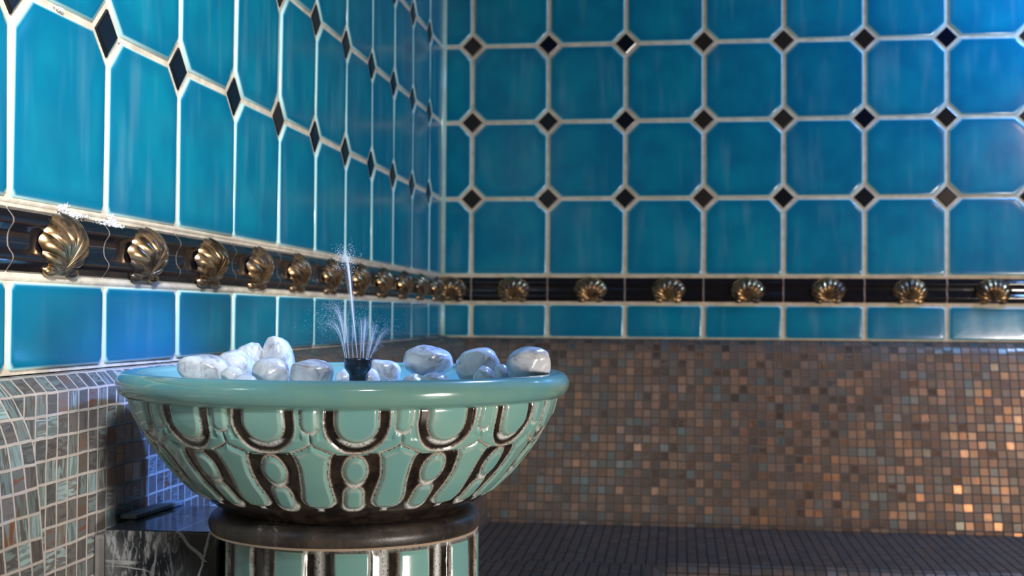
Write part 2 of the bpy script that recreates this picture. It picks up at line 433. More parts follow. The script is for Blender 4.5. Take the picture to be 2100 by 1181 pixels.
# ------------------------------------------------------------------ black border with rolled edges
PROF = [(0.0, .002), (.03, .0062), (.09, .0085), (.15, .0118), (.20, .0138), (.25, .0140), (.30, .0122), (.36, .0095), (.44, .0080), (.52, .0078),
        (.60, .0084), (.66, .0106), (.71, .0132), (.76, .0140), (.81, .0132), (.87, .0105), (.93, .0078), (.97, .0060), (1.0, .002)]
def border(name, to_world, edges, flipn):
    V, F, MI = [], [], []
    v_top, v_bot = -1.0-0.013, VB+0.013
    def strip(s0, s1, inset, mat, endcaps=True):
        b = len(V); n = len(PROF)
        for s in (s0, s1):
            for t, h in PROF:
                V.append(to_world(s, v_top+(v_bot-v_top)*t, max(0.0005, h-inset)))
        for k in range(n-1):
            F.append((b+k, b+k+1, b+n+k+1, b+n+k)); MI.append(mat)
        if endcaps:
            c = len(V); V.extend(V[b:b+2*n])
            F.append(tuple(c+k for k in reversed(range(n)))); F.append(tuple(c+n+k for k in range(n))); MI.extend([mat, mat])
    strip(edges[0], edges[-1], 0.0009, 1, False)
    for i in range(len(edges)-1):
        gap = 0.010
        strip(edges[i]+(gap if i else 0), edges[i+1]-gap, 0.0, 0)
    # grout fillets above and below
    for va, vb in ((-1.0+0.022, v_top), (v_bot, VB-0.022)):
        b = len(V)
        for s in (edges[0], edges[-1]):
            for v, h in ((va, .006), ((va+vb)/2, .0085), (vb, .004)): V.append(to_world(s, v, h))
        F.extend([(b, b+1, b+4, b+3), (b+1, b+2, b+5, b+4)]); MI.extend([2, 2])
    SMO = [len(f) == 4 for f in F]
    o = mk(name, V, F, [BORD, GR_B, GR_W], None, MI, SMO)
    if flipn: o.data.flip_normals()
    return struct(o)
border('trim_1', lw, [0.02]+left_edges[1:], True)
border('trim_2', bw, [0.02]+back_edges[1:], False)

# ------------------------------------------------------------------ gold scallop shells on the border
def shell_mesh():
    nt, nr = 216, 24
    V = []
    W, H, zh = 0.0440, 0.0310, -0.0235                       # half width, half height, hinge height
    for j in range(nr):
        rr = (j/(nr-1))**0.85
        for i in range(nt):
            ph = 2*PI*i/nt
            bx, bz = W*math.sin(ph), H*math.cos(ph)
            an = math.atan2(bx, bz-zh)                       # direction seen from the hinge
            rib = abs(math.cos(an*9.0))**0.8
            k = 1+0.07*(rib-0.5)*max(0.0, math.cos(an*0.55))
            x, z = bx*k*rr, zh+(bz*k-zh)*rr
            e2 = min(1.0, (x/(W*1.03))**2+(z/(H*1.05))**2)
            L = math.hypot(bx, bz-zh)*rr
            h = 0.0075+0.0245*(1-e2)**0.62*(0.55+0.45*min(1, L/0.03))
            h += 0.0046*(rib-0.6)*min(1, L/0.028)*(1-0.35*rr)
            V.append((x, -h, z))
    F = gridfaces(nt, nr, True)
    # hinge ears either side, and a knob at the beak
    def lump(cx, cz, rx, rz, h, hy, n=10, m=6):
        b = len(V)
        for j in range(m):
            ph = j/(m-1)*PI/2
            for i in range(n):
                t = 2*PI*i/n
                V.append((cx+rx*math.cos(ph)*math.cos(t), -(hy+h*math.sin(ph)), cz+rz*math.cos(ph)*math.sin(t)))
        F.extend(gridfaces(n, m, True, b))
    lump(-0.0225, -0.0265, 0.013, 0.0070, 0.0080, 0.0085)
    lump(0.0225, -0.0265, 0.013, 0.0070, 0.0080, 0.0085)
    return V, F
SV, SF = shell_mesh()
BZ = wz((-1.0+VB)/2)
shell0 = mk('shell_ornament', SV, SF, GOLD, None, None, True)
used = False
def place_shell(loc, rz, label, wall, k):
    global used
    o = shell0 if not used else shell0.copy()
    if used: COL.objects.link(o)
    used = True
    o.location = loc
    o.rotation_euler = (0, 0, rz)
    R = random.Random(k*13+wall)
    o.scale = (1, 0.9+0.2*R.random(), 1)
    tag(o, label, 'shell ornament', 'gold scallop shells along the black border')
lab_left = ['gold scallop shell on left wall border, last one before the room corner',
  'gold scallop shell on left wall border, second from the corner strip',
  'small gold shell on left wall border, third from the corner strip',
  'gold scallop shell on left border, fourth from the corner strip',
  'gold scallop shell on left border, just right of the tall water jet',
  'gold scallop shell on left border, just left of the tall water jet',
  'gold scallop shell on left border, fifth from the left edge of the photo',
  'gold scallop shell on left border, fourth from the left edge of the photo',
  'dark gold scallop shell on left border, third from the left edge of the photo',
  'gold scallop shell on left border with clear ribs, second from the left edge',
  'largest gold scallop shell, on the black border at the far left of the photo']
for k in range(11):
    s = 0.43 if k == 0 else 0.9289 + (k-1) + 0.5
    place_shell((0.0, -s*T, BZ), PI/2, lab_left[k], 1, k)
lab_back = ['dim gold shell on back wall border beside the corner strip',
  'gold scallop shell on back border above the rounded pebble at the right of the bowl',
  'bright gold shell on back border, third from the corner strip',
  'gold scallop shell on back border, fourth from the corner strip',
  'bright gold shell on back border, fourth from the right edge of the photo',
  'gold scallop shell on back border, third from the right edge of the photo',
  'dim bluish gold shell on back border, second from the right edge of the photo',
  'dim gold shell on back border at the right edge of the photo']
for k in range(8):
    s = 0.16 if k == 0 else 0.4394 + (k-1) + 0.5 + 0.05
    place_shell((s*T, 0.0, BZ), 0, lab_back[k], 2, k)
shell0.name = 'shell_ornament'

# white crusty blooms on the grout above the two nearest shells, and on the upper joint
def crust(name, pts, label, seed):
    R = random.Random(seed); V, F = [], []
    for (y, z, ry, rz, n) in pts:
        for _ in range(n):
            cy, cz = y+R.gauss(0, ry), z+R.gauss(0, rz)
            r = R.uniform(0.0008, 0.0020); b = len(V)
            for j in range(5):
                ph = -PI/2+PI*j/4
                for i in range(7):
                    t = 2*PI*i/7; q = R.uniform(0.75, 1.25)
                    V.append((0.0075+r*q*math.cos(ph)*math.cos(t), cy+r*q*math.cos(ph)*math.sin(t), cz+r*q*math.sin(ph)))
            F.extend(gridfaces(7, 5, True, b))
    o = mk(name, V, F, CRUST, None, None, True)
    tag(o, label, 'mineral crust', None, 'stuff')
crust('mineral_crust', [(-2.080, 1.1045, .0045, .0022, 90), (-2.074, 1.1085, .0025, .0018, 25), (-2.050, 1.1005, .012, .0012, 60)], 'white mineral crust on the grout above the largest shell', 1)
crust('mineral_crust', [(-1.968, 1.1030, .005, .0020, 70), (-1.975, 1.0975, .010, .0016, 80), (-1.952, 1.0955, .007, .0014, 40)], 'white mineral crust on the border left of the second shell', 2)
crust('mineral_crust', [(-2.0917, 1.3032, .0045, .0010, 40)], 'small white crust on the grout left of the nearest black diamond tile', 3)
crust('mineral_crust', [(-1.9424, 1.2996, .0045, .0010, 40)], 'small white crust on the grout right of the nearest black diamond tile', 4)

# ------------------------------------------------------------------ mosaic: swept profiles
def dense(pr, step=0.008):
    out = [pr[0]]
    for a, b in zip(pr[:-1], pr[1:]):
        L = math.hypot(b[0]-a[0], b[1]-a[1]); n = max(1, int(L/step))
        for k in range(1, n+1): out.append((a[0]+(b[0]-a[0])*k/n, a[1]+(b[1]-a[1])*k/n))
    return out
def sweep(name, prof, a0, a1, side, mat, parent, v0=0.0, cap=True, label=None):
    """profile of (outward, z); side 'l' runs along -y from the left wall, 'b' along +x from the back wall"""
    arc = [0.0]
    for p, q in zip(prof[:-1], prof[1:]): arc.append(arc[-1]+math.hypot(q[0]-p[0], q[1]-p[1]))
    n = len(prof); V, UV = [], []
    N = 2
    for i in range(N):
        a = a0+(a1-a0)*i/(N-1)
        for (o, z), l in zip(prof, arc):
            V.append((o, -a, z) if side == 'l' else (a, -o, z)); UV.append((a, l-v0))
    F = [(i*n+k, i*n+k+1, (i+1)*n+k+1, (i+1)*n+k) for i in range(N-1) for k in range(n-1)]
    SMO = [True]*len(F)
    if cap:
        for i, rev in ((0, False), (N-1, True)):
            b = len(V); a = a0+(a1-a0)*i/(N-1)
            back = prof[0][0]
            idx = []
            for (o, z) in prof:
                V.append((o, -a, z) if side == 'l' else (a, -o, z)); UV.append((o, z))
            zb = prof[-1][1]
            if prof[-1][0] > back+1e-6:
                V.append((back, -a, zb) if side == 'l' else (a, -back, zb)); UV.append((back, zb))
            idx = list(range(b, len(V)))
            F.append(tuple(idx if rev else reversed(idx))); SMO.append(False)
    o = mk(name, V, F, mat, parent, None, SMO, UV)
    if side == 'l': o.data.flip_normals()
    o.data.flip_normals()
    if label: o['label'] = label
    return o
PT = 0.0215
zl = wz(VL)
niche = dense([(0.0, zl+0.001), (0.0155, zl), (0.0303, zl-0.0150), (0.0305, 0.0)], 0.02)
near = dense([(0.0, zl+0.001), (0.0155, zl), (0.0300, zl-0.0155), (0.0439, .900), (0.0510, .882), (0.0548, .858), (0.0590, .821), (0.0640, .763), (0.068, .60), (0.071, 0.0)], 0.02)
far = dense([(0.0, zl+0.001), (0.050, zl), (0.072, zl-.006), (0.088, zl-.019), (0.096, .905), (0.112, .85), (0.165, .52), (0.170, .490)], 0.02)
backp = dense([(0.0, zl+0.001), (0.030, zl), (0.046, zl-.006), (0.058, zl-.020), (0.066, .897), (0.200, .495)], 0.02)

led = empty('mosaic_ledge', (0.0, -2.4, 0.0), 'grey-green mosaic ledge along the left wall behind the fountain bowl', 'ledge')
def into(o, p):
    o.matrix_parent_inverse = Matrix.Translation(p.location).inverted(); return o
into(sweep('facing', niche, 1.655, 2.214, 'l', MOS_L, led, v0=0.0155), led)
nb_ = sweep('mosaic_bench', near, 2.214, 3.9, 'l', MOS_L, None, v0=0.0155)
tag(nb_, 'bulging grey-green mosaic bench back at the lower left edge of the photo', 'bench')

ben = empty('mosaic_bench', (0.3, -0.3, 0.0), 'brown coppery mosaic bench with tall backrest under the back wall', 'bench')
into(sweep('backrest', backp, 0.0, 2.6, 'b', MOS_B, ben, v0=0.030), ben)
o = into(sweep('side_backrest', far, 0.02, 1.65, 'l', MOS_B, ben, v0=0.05), ben)
seat_b = dense([(0.195, .494), (0.60, .489), (0.628, .484), (0.645, .470), (0.652, .445), (0.652, 0.0)], 0.02)
def seat(name, prof, a0, a1, side, v0):
    return into(sweep(name, prof, a0, a1, side, MOS_S, ben, v0=v0, cap=False), ben)
seat('seat', seat_b, 0.600, 2.6, 'b', 0.0)
seat_l = dense([(0.165, .4895), (0.56, .4885), (0.583, .484), (0.598, .470), (0.602, .445), (0.602, 0.0)], 0.02)
seat('side_seat', seat_l, 0.640, 1.65, 'l', 0.0)
V = [(0.165, -0.195, .494), (0.605, -0.195, .494), (0.605, -0.645, .4875), (0.165, -0.645, .4895)]
into(mk('seat_corner', V, [(3, 2, 1, 0)], MOS_S, ben, None, False, [(v[0], -v[1]) for v in V]), ben).data.flip_normals()

# floor and ceiling of the steam room
V = [(-0.05, 0.05, 0), (2.8, 0.05, 0), (2.8, -4.2, 0), (-0.05, -4.2, 0)]
struct(mk('floor', V, [(3, 2, 1, 0)], MOS_S, None, None, False, [(v[0], v[1]) for v in V]))

# black marble block against the ledge
blk = empty('marble_block', (0.105, -1.97, 0.0), 'black white-veined marble block between the ledge and the fountain pedestal', 'stone block')
def boxmesh(x0, x1, y0, y1, z0, z1, bev):
    import bmesh
    bm = bmesh.new()
    bmesh.ops.create_cube(bm, size=1.0, matrix=Matrix.Translation(((x0+x1)/2, (y0+y1)/2, (z0+z1)/2)) @ Matrix.Diagonal((x1-x0, y1-y0, z1-z0, 1)))
    bmesh.ops.bevel(bm, geom=list(bm.edges), offset=bev, segments=3, affect='EDGES', profile=0.5)
    V = [v.co.copy() for v in bm.verts]; F = [[v.index for v in f.verts] for f in bm.faces]
    bm.free(); return V, F
V, F = boxmesh(0.045, 0.1665, -2.056, -1.888, 0.0, 0.7800, 0.0025)
into(mk('block', V, F, MARB, blk, None, False), blk)
V, F = boxmesh(0.0308, 0.0452, -2.050, -1.89, 0.0, 0.772, 0.003)
into(mk('sealant_joint', V, F, CAULK, blk, None, False), blk)
V, F = boxmesh(-0.0095, 0.0095, -0.058, 0.055, 0.0, 0.0050, 0.0012)
o = into(mk('edge_strip', V, F, STRIPM, blk, None, False), blk)
o.location = (0.0475, -1.938, 0.7802); o.rotation_euler = (0, 0, math.radians(-4))
o['label'] = 'thin grey strip lying along the back of the block top'

# ------------------------------------------------------------------ fountain
CX, CY = 0.2886, -2.0241
K = 1.3/2612.1                                   # metres per pixel at the bowl axis
cam_xy = np.array([0.6229, -3.2931])
fv = cam_xy-np.array([CX, CY]); dcam = float(np.hypot(*fv)); fv /= dcam
rv = np.array([-fv[1], fv[0]])
def yz(y): return 1.0-(y-644.0)*K
fo = empty('pebble_fountain', (CX, CY, 0.0), 'sea-green ceramic fountain bowl on a striped pedestal holding white pebbles', 'fountain')

def lathe(name, prof, mat, parent, n=128, center=(0, 0), attrs=None, smooth=True):
    V = []; 
    for r, z in prof:
        for i in range(n):
            t = 2*PI*i/n
            V.append((center[0]+r*math.cos(t), center[1]+r*math.sin(t), z))
    F = gridfaces(n, len(prof), True)
    at = {k: np.repeat(np.asarray(a), n) for k, a in (attrs or {}).items()}
    o = mk(name, V, F, mat, parent, None, smooth, None, at)
    return o

def spline(pts, n):
    """Catmull-Rom through pts"""
    P = np.array(pts, float); P = np.vstack([2*P[0]-P[1], P, 2*P[-1]-P[-2]])
    out = []
    for i in range(1, len(P)-2):
        for k in range(n):
            t = k/n
            out.append(0.5*((2*P[i])+(P[i+1]-P[i-1])*t+(2*P[i-1]-5*P[i]+4*P[i+1]-P[i+2])*t*t+(-P[i-1]+3*P[i]-3*P[i+1]+P[i+2])*t**3))
    out.append(P[-2]); return [tuple(p) for p in out]

# -- bowl body with relief
ctrl = [(424, 805), (423.5, 817), (412, 850), (381, 899), (337, 955), (290, 1000), (258, 1024), (240, 1037)]
bp = np.array(spline([(r*K, yz(y)) for r, y in ctrl], 26))
NR = 16; PER = 72; NA = NR*PER
rr, zz = bp[:, 0], bp[:, 1]
yf = 644.0 + (1.0-zz)*2612.1/(1.3-rr)                  # height as seen at the front of the bowl
pl = 2*PI*rr/NR*2612.1/(1.3-rr)                        # width of one repeat, same scale
aa = (np.arange(NA)/PER); frac = aa-np.floor(aa); frac = np.where(frac > 0.5, frac-1, frac)
wobr = np.array([random.Random(int(i)).uniform(-1, 1) for i in range(NR+1)])
X = frac[None, :]*pl[:, None]; Y = np.repeat(yf[:, None], NA, 1); P2 = np.repeat(pl[:, None], NA, 1)
wn_ = np.array([[mnoise.noise((0.9*math.cos(2*PI*a/NR)*9, 0.9*math.sin(2*PI*a/NR)*9, y/26.0)) for a in aa[::4]] for y in yf[::3]])
wn_ = np.repeat(np.repeat(wn_, 3, 0)[:len(yf)], 4, 1)[:, :NA]
X = X + wn_*2.0; Y = Y + np.roll(wn_, 31, 1)*1.6
XH = (P2/2-np.abs(X))                                  # distance from the line between two repeats
def ubox(x, y, hw, ybot, rad):
    """tall pad, open upwards, rounded at the bottom; negative inside"""
    qx = np.abs(x)-(hw-rad); qy = y-(ybot-rad)
    return np.hypot(np.maximum(qx, 0), np.maximum(qy, 0))+np.minimum(np.maximum(qx, qy), 0)-rad
def ell(x, y, cy, a, b):
    d = np.hypot(x/a, (y-cy)/b); return (d-1)*min(a, b)
def rbox(x, y, cy, hw, hh, rad):
    qx = np.abs(x)-(hw-rad); qy = np.abs(y-cy)-(hh-rad)
    return np.hypot(np.maximum(qx, 0), np.maximum(qy, 0))+np.minimum(np.maximum(qx, qy), 0)-rad
sU = ubox(X, Y, 46, 909, 44)
sO = ubox(X, Y, 68, 927, 64)
sT = ubox(XH, Y, 19, 889, 18)
hwt = np.interp(Y, [905, 922, 930, 940, 955, 975, 995, 1012, 1024, 1032, 1038, 1041], [2, 44, 40, 34, 30, 28, 29, 32, 32, 27, 17, 0])
ytop = 908+20*(np.clip(XH, 0, 50)/44)**0.62
sL = np.maximum(np.maximum(XH-hwt, (ytop-Y)*0.8), Y-1041)
sOv = ell(X, Y, 963, 25, 29)
sR = rbox(X, Y, 1019, 20, 23, 15)
H = 0.0034
def pad(sd, w=9.0): return np.clip(-sd/w, 0, 1)**0.6
upper = (sO < 0)
inscale = (~upper) & (sT > 0) & (sL > 0) & (Y < ytop+2) 
h = np.zeros_like(X); teal = np.zeros_like(X); beige = np.zeros_like(X); white = np.zeros_like(X)
for sd in (sU, sT, sL, sOv, sR):
    if sd is sU: m = np.ones_like(X, bool)
    elif sd is sT: m = ~upper
    elif sd is sL: m = ~upper
    else: m = Y > 922
    h = np.where(m, np.maximum(h, pad(sd)*H), h); teal = np.where(m & (sd < -1.5), 1, teal)
# scales between the tongues
dsep = np.minimum(np.minimum(XH, np.abs(ytop-Y)), np.minimum(np.abs(sT), sO))
sc = inscale & (Y > 860)
h = np.where(sc, np.clip(dsep/6.0, 0, 1)**0.6*H*0.75, h); teal = np.where(sc & (dsep > 0.6), 1, teal)
up2 = (~upper) & (sT > 0) & (Y <= 900) & (XH > 18)
teal = np.where(up2 & (sO > 2.5), 1, teal); h = np.where(up2, H*0.35, h)
def line(sd, w, c=0.0): return np.clip(1.35-np.abs(sd-c)/w, 0, 1)
beige = np.maximum.reduce([line(sU, 1.7, 0.0), np.where(~upper, line(sT, 1.5), 0), np.where(Y > 905, line(sL, 2.2, 1.5), 0), np.where(Y > 928, line(sOv, 2.0, 1.0), 0),
                           np.where(Y > 985, line(sR, 2.1, 1.0), 0), line(sO, 1.8, 0.5), np.where(sc, line(dsep, 1.4)*0.4, 0)])
inner = np.maximum.reduce([line(sU, 2.2, -9)*(sU < 0), np.where(~upper, line(sT, 1.8, -6), 0), line(sL, 2.0, -8)*(Y > 925), line(sOv, 2.0, -8)*(Y > 930), line(sR, 2.0, -6)*(Y > 990)])*0.45
beige = np.maximum(beige, inner)
beige *= np.clip((1052-Y)/6, 0, 1)
white = np.maximum.reduce([line(sU, 5.0, 3.0)*np.clip((Y-898)/8, 0, 1), line(sL, 4.5, 2.0)*np.clip((Y-1026)/8, 0, 1), line(sR, 4.5, 2.0)*np.clip((Y-1030)/8, 0, 1),
                           line(sT, 4.0, -2.0)*np.clip((Y-880)/6, 0, 1)*(~upper)*0.8, line(sOv, 4, 2)*np.clip((Y-985)/6, 0, 1)*0.7])
ridge = np.maximum(line(sO, 3.0, 0.5), line(sL, 3.5, 2.0)*(Y > 925))*0.0012 + line(sOv, 3.5, 2)*0.0010*(Y > 928) + line(sR, 3.5, 2)*0.0010*(Y > 985)
h = h+ridge
h *= np.clip((Y-836)/3, 0, 1)*0.85+0.15
# normal of the profile
dr = np.gradient(rr); dz = np.gradient(zz); ln = np.hypot(dr, dz); nr_, nz_ = -dz/ln, dr/ln
phase = math.radians(2.4)
th = 2*PI*aa/NR + phase
R2 = rr[:, None]+h*nr_[:, None]; Z2 = zz[:, None]+h*nz_[:, None]
PX = R2*(np.cos(th)*fv[0]+np.sin(th)*rv[0])[None, :]; PY = R2*(np.cos(th)*fv[1]+np.sin(th)*rv[1])[None, :]
Vb = np.stack([PX, PY, Z2], 2).reshape(-1, 3)
bowl = mk('bowl', Vb, gridfaces(NA, len(rr), True), BOWLM, fo, None, True, None, {'mask': np.stack([teal, beige, white], 2).reshape(-1, 3)})
bowl.data.flip_normals()
# -- rim and inside of the bowl
rimc = [(411, 768), (416, 761.5), (427, 758.5), (441, 760), (450, 767), (454.5, 777), (453.5, 789), (447.5, 800), (438, 806.5), (428, 810), (420, 812)]
rp = spline([(r*K, yz(y)) for r, y in rimc], 6)
foot = np.clip((np.arange(len(rp))-len(rp)+5)/3.0, 0, 1)
o = lathe('rim', rp, RIMM, bowl, 192, attrs={'foot': foot}); o.data.flip_normals()
ins = spline([(0.0004, .9170), (0.06, .9170), (0.12, .9172), (0.155, .9195), (0.180, .9255), (0.195, .9325), (411*K, yz(768))], 6)
o = lathe('basin', ins, RIMM, bowl, 128, attrs={'foot': np.zeros(len(ins))})
# -- collar
cc = [(236, 1033), (243, 1034), (258, 1038), (268, 1045), (273, 1054), (274, 1062), (272, 1071), (269, 1075), (270, 1077.5), (269, 1079.5), (250, 1080), (200, 1080)]
cp = spline([(r*K, yz(y)) for r, y in cc], 5)
ft = [1.0 if yz(1079.6) <= z <= yz(1075.2) and r > 262*K else 0.0 for r, z in cp]
o = lathe('collar', cp, COLM, fo, 160, attrs={'foot': ft}); o.data.flip_normals()
# -- pedestal shaft: raised sea-green staves between dark flutes
ns = 13; per = 48; na = ns*per
sx, sy = (0.2955-CX), (-2.0195-CY)
rows_z = np.concatenate([[yz(1080)], np.linspace(yz(1084), 0.62, 40), np.linspace(0.60, 0.0, 30)])
ang = np.arange(na)/per; fr = ang-np.floor(ang); fr = np.where(fr > .5, fr-1, fr)
ph = math.radians(-1.0)
V = []; mask = []
for j, z in enumerate(rows_z):
    for i in range(na):
        f = abs(fr[i]); jag = 0.018*mnoise.noise((ang[i]*3, z*60, 1.7)) + 0.012*mnoise.noise((ang[i]*9, z*160, 5.1))
        e = 0.265+jag - f                                 # >0 inside a stave
        hh = 0.0042*min(1, max(0, e/0.05+0.5))
        hh += 0.0014*max(0, 1-abs(e+0.012)/0.02)
        dpt = -0.0022*max(0, math.cos((0.5-f)/0.21*PI/2)) if f > 0.29 else 0
        top = min(1, max(0.0, (yz(1082.0)-z+0.0005)/0.003))
        r = 257*K - 0.0042 + (hh+dpt)*(0.3+0.7*top)
        t = 2*PI*ang[i]/ns+ph
        V.append((sx+r*(math.cos(t)*fv[0]+math.sin(t)*rv[0]), sy+r*(math.cos(t)*fv[1]+math.sin(t)*rv[1]), z))
        te = 1.0 if e > 0.01 and top > 0.6 else 0.0
        be = max(0, 1.2-abs(e+0.005)/0.018)*0.8
        w = max(0, 1.1-abs(f-0.5)/0.09)*(0.55+0.9*mnoise.noise((ang[i]*5, z*22, 9.3)))
        w = max(w, max(0, 1.1-abs(e-0.02)/0.035)*(0.25+0.9*mnoise.noise((ang[i]*6, z*25, 2.2))))
        w = max(w, (0.85-top)*0.8)
        mask.append((te, be, max(0, min(1, w))))
o = mk('pedestal', V, gridfaces(na, len(rows_z), True), BOWLM, fo, None, True, None, {'mask': mask}); o.data.flip_normals()

# -- nozzle
nx, ny = 0.2994-CX, -2.0229-CY
kz = lambda y: 1.0-(y-644.4)*K
npf = [(0.0005, kz(741)), (20*K, kz(741)), (25.5*K, kz(739)), (26.5*K, kz(735.5)), (28*K, kz(735)), (28.3*K, kz(737)), (28*K, kz(750)), (27*K, kz(755.5)), (23*K, kz(761)), (18.5*K, kz(767)), (17.8*K, kz(770)), (17.8*K, 0.9165)]
noz = lathe('nozzle', npf, NOZ, fo, 48, center=(nx, ny)); noz['label'] = 'black flared water nozzle'
noz.data.flip_normals()
# fine holes' lips round the top
V, F = [], []
for k in range(12):
    t = 2*PI*k/12
    cx, cy = nx+22.5*K*math.cos(t), ny+22.5*K*math.sin(t); b = len(V)
    for j, (r, z) in enumerate(((2.6*K, kz(741)), (2.4*K, kz(736)), (1.4*K, kz(735.4)), (1.2*K, kz(740)))):
        for i in range(8): V.append((cx+r*math.cos(2*PI*i/8), cy+r*math.sin(2*PI*i/8), z))
    F += gridfaces(8, 4, True, b)
o = mk('jet_holes', V, F, NOZ, noz, None, True); o.data.flip_normals()

# ------------------------------------------------------------------ pebbles
import bmesh
def pebble(name, loc, hw, hh, seed, blocky, tilt, label):
    bm = bmesh.new(); bmesh.ops.create_icosphere(bm, subdivisions=5, radius=1.0)
    R = random.Random(seed); off = Vector((R.uniform(0, 90), R.uniform(0, 90), R.uniform(0, 90)))
    hd = 0.5*(hw+hh)*R.uniform(0.95, 1.1)
    a = math.atan2(-rv[1], rv[0])
    p = 2.0+blocky
    rot = Matrix.Rotation(math.atan2(rv[1], rv[0]), 3, 'Z') @ Matrix.Rotation(math.radians(tilt), 3, 'Y')
    cut = [(Vector((R.gauss(0, 1), R.gauss(0, 1)*0.6, R.gauss(0, 1))).normalized(), R.uniform(0.80, 0.93)) for _ in range(4)]
    for v in bm.verts:
        d = v.co.normalized()
        m = (abs(d.x)**p+abs(d.y)**p+abs(d.z)**p)**(-1/p)
        q = d*m
        for nrm, lim in cut:                                # worn facets
            e = q.dot(nrm)-lim
            if e > 0: q -= nrm*e*0.62
        q *= 1+0.085*mnoise.noise(d*1.3+off)+0.028*mnoise.noise(d*3.2+off)+0.006*mnoise.noise(d*9+off)
        v.co = rot @ Vector((q.x*hw, q.y*hd, q.z*hh))
    # refit to the wanted size
    xs = [v.co.dot(Vector((rv[0], rv[1], 0))) for v in bm.verts]; zs = [v.co.z for v in bm.verts]
    kx = 2*hw/(max(xs)-min(xs)); kz_ = 2*hh/(max(zs)-min(zs)); mx = (max(xs)+min(xs))/2; mz = (max(zs)+min(zs))/2
    r3 = Vector((rv[0], rv[1], 0))
    for v in bm.verts:
        x = v.co.dot(r3); v.co += r3*((x-mx)*kx-x); v.co.z = (v.co.z-mz)*kz_
    me = bpy.data.meshes.new(name); bm.to_mesh(me); bm.free(); me.materials.append(PEB)
    me.polygons.foreach_set('use_smooth', np.ones(len(me.polygons), dtype=bool))
    o = link(bpy.data.objects.new(name, me)); o.location = loc
    tag(o, label, 'pebble', 'white marble pebbles in the fountain bowl')
    return o
PB = [
 ((0.1680,-2.1004,0.9441), 0.0275, 0.0161, 0.2, 10, 'grey-veined white pebble, leftmost in the fountain bowl'),
 ((0.2043,-2.1259,0.9405), 0.0112, 0.0100, 0.0, 20, 'small white pebble tucked against the right end of the leftmost veined pebble'),
 ((0.1721,-2.0293,0.9435), 0.0191, 0.0193, 0.1, 12, 'smooth white pebble behind the leftmost veined pebble'),
 ((0.1660,-1.9698,0.9465), 0.0173, 0.0225, 0.0, 8, 'white pebble at the back of the left heap, just left of the topmost one'),
 ((0.1941,-1.9561,0.9495), 0.0185, 0.0265, 0.1, -14, 'upright white pebble on top of the left heap'),
 ((0.2365,-2.1116,0.9422), 0.0177, 0.0158, 0.3, 4, 'round white pebble directly below the topmost pebble'),
 ((0.2393,-2.1918,0.9358), 0.0128, 0.0100, 0.0, 4, 'low white pebble at the front rim left of centre'),
 ((0.2811,-2.1260,0.9429), 0.0207, 0.0146, 1.2, 3, 'blocky white pebble just left of the nozzle'),
 ((0.3233,-2.1707,0.9328), 0.0110, 0.0080, 0.0, 0, 'flat white pebble barely above the rim in front of the nozzle'),
 ((0.2649,-1.9462,0.9300), 0.0100, 0.0112, 0.0, 0, 'shaded bluish pebble peeking out behind the left side of the nozzle'),
 ((0.3036,-1.9917,0.9312), 0.0118, 0.0130, 0.0, -10, 'pinkish white pebble touching the right side of the nozzle'),
 ((0.3043,-1.9211,0.9361), 0.0172, 0.0145, 1.0, 10, 'blocky bluish pebble behind and right of the nozzle'),
 ((0.3683,-2.1649,0.9332), 0.0100, 0.0078, 0.0, 0, 'flat sliver of pebble above the front rim right of the nozzle'),
 ((0.3496,-1.9856,0.9288), 0.0115, 0.0098, 0.0, 0, 'shaded greenish pebble under the large oval pebble'),
 ((0.3588,-1.9546,0.9502), 0.0266, 0.0177, 0.2, 4, 'large oval bluish white pebble right of the nozzle'),
 ((0.4043,-2.1501,0.9371), 0.0142, 0.0105, 0.0, 10, 'small pale pebble in front of the large oval pebble'),
 ((0.4177,-1.9872,0.9479), 0.0238, 0.0187, 0.3, -16, 'slanted grey-white pebble between the large oval one and the right end one'),
 ((0.4428,-2.1048,0.9385), 0.0110, 0.0140, 0.0, -8, 'small upright pebble in front of the slanted grey-white pebble'),
 ((0.4459,-2.0136,0.9369), 0.0100, 0.0138, 0.0, 0, 'bluish pebble half hidden behind the right end pebble'),
 ((0.4770,-2.0502,0.9525), 0.0220, 0.0172, 0.9, -4, 'rounded grey pebble at the right end on the rim'),
]
for i, (loc, hw, hh, bl, tl, lab) in enumerate(PB):
    pebble('pebble', loc, hw, hh, 40+i*3, bl, tl, lab)

